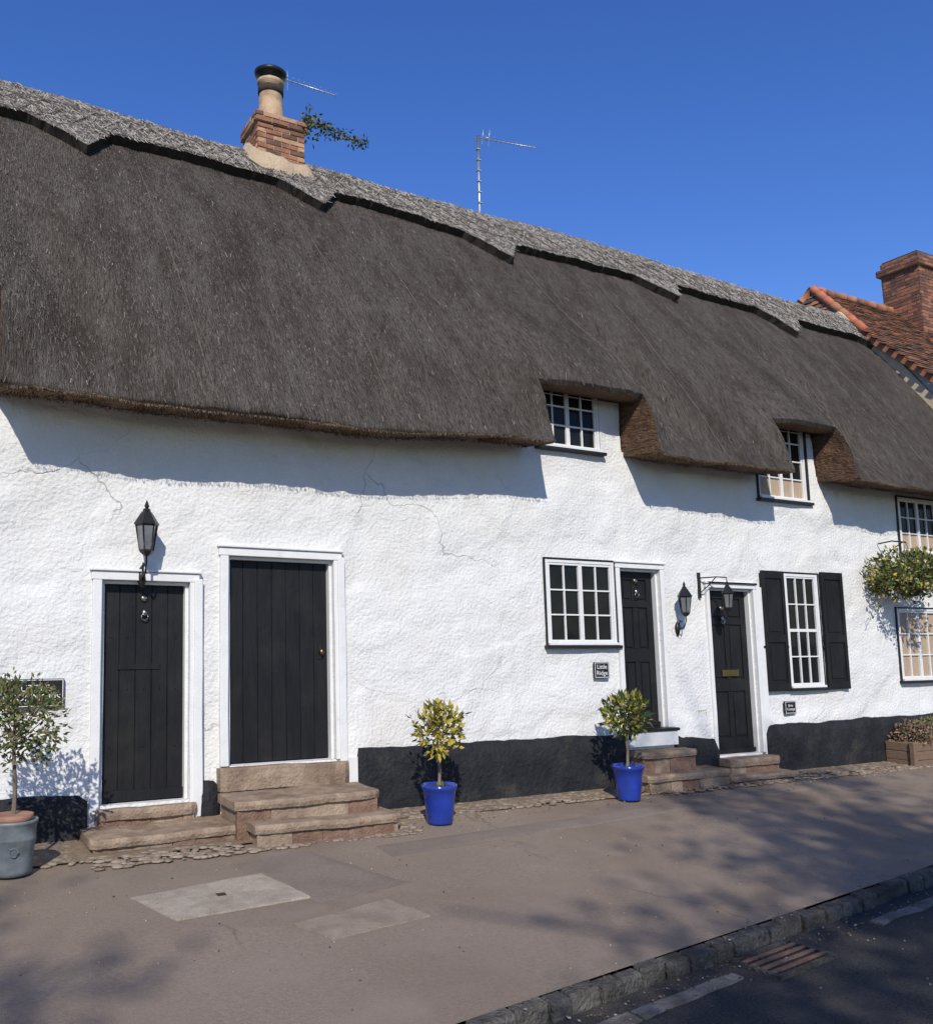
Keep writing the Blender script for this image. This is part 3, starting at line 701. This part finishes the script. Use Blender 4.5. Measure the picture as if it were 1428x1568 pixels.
# ================================================================ PLANTS
def crown(b,c,rx,rz_,n,size,ks,shell=.55,seed=0):
    c=Vector(c); i=0
    while i<n:
        d=Vector((random.gauss(0,1),random.gauss(0,1),random.gauss(0,1))).normalized(); r=random.random()**.45
        q=1+.34*N(d.x*2+seed,d.y*2,d.z*2)+.14*N(d.x*5+seed,d.y*5,d.z*5)
        if r<shell and random.random()<.6: continue
        p=Vector((d.x*rx*r*q,d.y*rx*r*q,d.z*rz_*r*q))
        if N(p.x/rx*3+seed,p.y/rx*3,p.z/rz_*3)<-.18: 
            i+=1; continue
        dd=(d+Vector((random.gauss(0,.7),random.gauss(0,.7),random.gauss(0,.7)+.3))).normalized()
        b.leaf(c+p,size,ks[int(random.random()*len(ks))],dd); i+=1
def potted(x,y,pr,ph,cz,rx,rz_,ks,pot,n,size,name,seed,plain=False):
    e=E(name); g=gz(y)+.012; b=B()
    if not plain:
        b.lathe(x,y,[(pr*.70,g),(pr*.72,g+.02),(pr*.86,g+ph*.62),(pr*.94,g+ph*.86),(pr*1.0,g+ph*.88),(pr*1.04,g+ph*.93),(pr*1.03,g+ph),(pr*.9,g+ph),(pr*.88,g+ph*.9)],pot,28)
    else:
        b.lathe(x,y,[(pr*.82,g),(pr*.84,g+.03),(pr*.88,g+ph*.3),(pr*.95,g+ph*.62),(pr*.97,g+ph*.64),(pr*.97,g+ph*.67),(pr*.95,g+ph*.69),(pr*.99,g+ph*.93),(pr*1.05,g+ph*.95),(pr*1.05,g+ph),(pr*.93,g+ph),(pr*.9,g+ph*.9)],pot,28)
        ring(b,(x-.0,y-pr*.93,g+ph*.45),.03,.006,pot)
        b.lathe(x,y,[(pr*.8,g+ph*.95),(pr*.86,g+ph*1.1),(pr*.78,g+ph*1.1)],'terra',24)
    b.lathe(x,y,[(pr*.86,g+ph*.9),(pr*.86,g+ph*.93)],'soil',20); b.make("pot",e)
    b=B(); zc=g+cz
    b.tube([(x,y,g+ph*.9),(x+.012,y,g+(ph+cz-rz_)*.5),(x-.005,y+.005,zc-rz_*.6),(x,y,zc)],.016,'bark',8,.011)
    for i in range(12):
        a=random.uniform(0,6.28); b.tube([(x,y,zc-rz_*.6+random.uniform(0,.25)*rz_),(x+math.cos(a)*rx*.6,y+math.sin(a)*rx*.6,zc+random.uniform(-.3,.6)*rz_)],.006,'bark',5,.003)
    for i in range(14):
        a=random.uniform(0,6.28); r=random.random()*pr*.6; b.leaf((x+math.cos(a)*r,y+math.sin(a)*r,g+ph*.93),.05,'leaf2')
    b.make("trunk",e)
    b=B(); crown(b,(x,y,zc),rx,rz_,n,size,ks,seed=seed)
    b.make("foliage",e)
potted(4.18,-.76,.165,.35,.86,.24,.23,['leaf3','leaf3','leaf3','leaf2','leafo'],'blue',800,.075,"potted_standard_shrub",3)
potted(6.51,-.64,.17,.36,.88,.26,.22,['leaf2','leaf2','leafo','leaf1','leaf3'],'blue',800,.08,"potted_standard_shrub",11)
potted(.61,-.88,.165,.38,1.09,.34,.32,['leafo','leafo','leaf2','leaf1','leafo'],'zinc',2300,.05,"potted_bay_tree",21,True)
hb=E("hanging_basket"); b=B(); hx_,hy_,hz_=11.85,-.42,2.42
b.lathe(hx_,hy_,[(.03,hz_-.2),(.12,hz_-.18),(.19,hz_-.1),(.21,hz_),(.2,hz_)],'soil',16); b.make("basket",hb)
b=B(); b.tube([(hx_,.02,3.0),(hx_,-.2,3.02),(hx_,hy_,2.98)],.01,'black'); b.tube([(hx_,.02,2.7),(hx_,-.2,2.9),(hx_,hy_+.05,2.99)],.008,'black'); 
for a in range(3): b.tube([(hx_,hy_,2.98),(hx_+.2*math.cos(a*2.1),hy_+.2*math.sin(a*2.1),hz_)],.003,'black',4)
b.make("bracket",hb)
b=B(); crown(b,(hx_+.05,hy_,hz_+.10),.60,.36,3200,.075,['leaf2','leaf2','leaf3','leaf1','leafo'],shell=.3,seed=5)
for i in range(30):
    a=random.uniform(0,6.28); p0=Vector((hx_+.2*math.cos(a),hy_+.2*math.sin(a),hz_+.1)); p1=p0+Vector((.42*math.cos(a),.3*math.sin(a),random.uniform(-.5,.3)))
    b.tube([p0,(p0+p1)/2+Vector((0,0,.08)),p1],.004,'bark',4)
    for q in range(16):
        t=random.random(); b.leaf(p0.lerp(p1,t)+Vector((random.gauss(0,.03),random.gauss(0,.03),.06*math.sin(t*3.1)+random.gauss(0,.03))),.06,random.choice(['leaf2','leaf3','leaf1']))
b.make("foliage",hb)
pt=E("planter_trough"); b=B()
for r in range(3): b.box(11.5,12.7,-.5,-.46,-.09+r*.115,.02+r*.115,'wood',.003); b.box(11.5,11.54,-.459,-.08,-.09+r*.115,.02+r*.115,'wood',.003)
b.box(12.66,12.7,-.459,-.08,-.09,.25,'wood'); b.box(11.54,12.66,-.12,-.08,-.09,.25,'wood'); b.box(11.54,12.66,-.459,-.121,-.06,.2,'soil'); b.box(11.47,11.54,-.53,-.461,-.1,.27,'wood')
b.make("trough",pt,bevel=.005)
b=B(); crown(b,(11.85,-.3,.32),.28,.19,1300,.05,['bark','leafo','terra','wood'],seed=2); crown(b,(12.3,-.3,.34),.34,.22,1500,.05,['leaf1','leafo','bark','leaf2'],seed=8)
b.make("foliage",pt)
# ================================================================ LANTERNS, SIGNS
def lantern(x,z,out,s,arm):
    e=E("wall_lantern"); b=B(); y=-out
    b.lathe(x,y,[(.085*s,z+.0*s),(.10*s,z+.01*s),(.085*s,z+.035*s),(.045*s,z+.10*s),(.03*s,z+.115*s),(.03*s,z+.13*s),(.012*s,z+.14*s),(.02*s,z+.155*s),(.004*s,z+.20*s)],'black',6,False)
    b.lathe(x,y,[(.02*s,z-.24*s),(.05*s,z-.215*s),(.055*s,z-.2*s),(.05*s,z-.19*s)],'black',6,False)
    for q in range(6):
        a=2*math.pi*q/6; b.tube([(x+.052*s*math.cos(a),y+.052*s*math.sin(a),z-.2*s),(x+.083*s*math.cos(a),y+.083*s*math.sin(a),z+.003)],.006*s,'black',5)
    b.make("lantern_frame",e)
    b=B(); b.lathe(x,y,[(.046*s,z-.19*s),(.077*s,z-.002)],'lglass',6,False); b.make("lantern_glass",e)
    b=B(); 
    if arm=='below':
        b.tube([(x,y,z-.24*s),(x,y,z-.30*s),(x,y*.8,z-.37*s),(x,y*.45,z-.39*s),(x,y*.25,z-.34*s),(x,y*.4,z-.29*s),(x,y*.55,z-.31*s)],.009*s,'black',6)
        b.tube([(x,y*.45,z-.39*s),(x,y*.2,z-.42*s),(x,-.01,z-.42*s)],.009*s,'black',6)
        b.lathe(x,-.012,[(.001,z-.5*s)]+[(.03*s*math.sin(math.pi*t/8)+.006,z-.5*s+.2*s*t/8) for t in range(1,8)]+[(.001,z-.3*s)],'black',8)
    else:
        b.tube([(x,y,z+.2*s),(x,y,z+.24*s),(x-.10,y*.7,z+.25*s),(x-.22,-.01,z+.24*s)],.01*s,'black',6)
        b.tube([(x-.1,y*.7,z+.25*s),(x-.17,y*.4,z+.12*s),(x-.22,-.01,z+.02*s)],.008*s,'black',6)
        b.box(x-.235,x-.205,-.015,.02,z-.05*s,z+.32*s,'black')
    b.make("bracket",e)
lantern(1.66,2.60,.21,1.1,'below'); lantern(7.90,2.13,.17,.95,'below'); lantern(8.53,2.18,.25,.85,'above')
def sign(x0,x1,z0,z1,body,size):
    b=B(); b.box(x0,x1,-.035,-.012,z0,z1,'black')
    e=.006
    for q in ((x0+e,x1-e,z1-2*e,z1-e),(x0+e,x1-e,z0+e,z0+2*e),(x0+e,x0+2*e,z0+2*e,z1-2*e),(x1-2*e,x1-e,z0+2*e,z1-2*e)): b.box(q[0],q[1],-.0365,-.0351,q[2],q[3],'white')
    o=b.make("house_name_sign"); text(body,(x0+x1)/2,-.0365,(z0+z1)/2,size,o)
sign(.60,1.04,1.06,1.29,"LITTLE\nCOMMONS",.076); sign(6.6,6.81,1.19,1.37,"Little\nRidge",.07); sign(9.64,9.84,.68,.84,"Briar\nCottage",.045)
b=B()
for q in range(4):
    for r in range(6): b.box(8.16+q*.038,8.185+q*.038,-.006,.004,.62+r*.028,.636+r*.028,'mortar')
b.box(8.15,8.315,-.004,.02,.61,.79,'white'); b.make("vent_grille",cot)
# ================================================================ off-camera street trees (they cast the shadows on the pavement)
def tree(x,y,h,cr,n,seed,nb_=34,name="street_tree"):
    random.seed(seed); e=E(name); b=B(); z0=-.6
    b.tube([(x,y,z0),(x+.05,y,z0+h*.3),(x+.2,y+.1,z0+h*.75)],.26,'bark',10,.12)
    lv=B()
    for i in range(nb_):
        a=random.uniform(0,6.28); zz=z0+h*random.uniform(.55,.78); el=random.uniform(-.1,1.1); L_=cr*random.uniform(.6,1.05)
        p0=Vector((x+.1,y+.05,zz)); d=Vector((math.cos(a)*math.cos(el),math.sin(a)*math.cos(el),math.sin(el)))
        p1=p0+d*L_*.5+Vector((0,0,.1)); p2=p0+d*L_+Vector((random.gauss(0,.2),random.gauss(0,.2),.3)); b.tube([p0,p1,p2],.07,'bark',6,.02)
        for t in range(7):
            q0=p1.lerp(p2,random.random()); q1=q0+Vector((random.gauss(0,.5),random.gauss(0,.5),random.gauss(.1,.4))); b.tube([q0,q1],.02,'bark',4,.008)
            if random.random()<.85:
                for w in range(n): lv.leaf(q0.lerp(q1,random.uniform(.3,1.2))+Vector((random.gauss(0,.25),random.gauss(0,.25),random.gauss(0,.2))),.2,random.choice(['leaf1','leaf2','leafo']))
    b.make("trunk_and_limbs",e); lv.make("foliage",e)
tree(-.6,-20.4,16.5,4.6,38,5,44); tree(-8.3,-22.0,16,3.6,26,8,32)
# ================================================================ CAMERA & LIGHT
from mathutils import Matrix
cd=bpy.data.cameras.new("camera"); co=bpy.data.objects.new("camera",cd); scene.collection.objects.link(co)
r_=Vector((.8656,-.4997,-.0318)); u_=Vector((-.0334,-.1210,.9921)); k_=-Vector((.4996,.8577,.1214))
co.matrix_world=Matrix(((r_.x,u_.x,k_.x,0),(r_.y,u_.y,k_.y,-8.6),(r_.z,u_.z,k_.z,1.58),(0,0,0,1)))
cd.sensor_fit='HORIZONTAL'; cd.sensor_width=36; cd.lens=36*1430/1428; cd.clip_end=4000; scene.camera=co
sd=Vector((-.31,-.65,.54)).normalized(); el=math.asin(sd.z)
sl_=bpy.data.lights.new("sun",'SUN'); sl_.energy=4.5; sl_.angle=math.radians(.5); sl_.color=(1,.94,.85)
so=bpy.data.objects.new("sun",sl_); scene.collection.objects.link(so); so.rotation_euler=sd.to_track_quat('Z','Y').to_euler()
w=bpy.data.worlds.new("World"); scene.world=w; w.use_nodes=True; nt=w.node_tree
sk=nt.nodes.new("ShaderNodeTexSky"); sk.sky_type='NISHITA'; sk.sun_disc=False; sk.sun_elevation=el; sk.sun_rotation=math.atan2(sd.x,sd.y)%(2*math.pi)
sk.air_density=1.0; sk.dust_density=.2; sk.ozone_density=4.5; sk.altitude=200
hs=nt.nodes.new("ShaderNodeHueSaturation"); hs.inputs["Saturation"].default_value=1.22; hs.inputs["Value"].default_value=1.35; hs.inputs["Hue"].default_value=.517
nt.links.new(sk.outputs[0],hs.inputs["Color"])
bg=nt.nodes["Background"]; bg.inputs[1].default_value=.12; nt.links.new(hs.outputs[0],bg.inputs[0])
scene.view_settings.view_transform='Standard'; scene.view_settings.look='None'; scene.view_settings.exposure=0
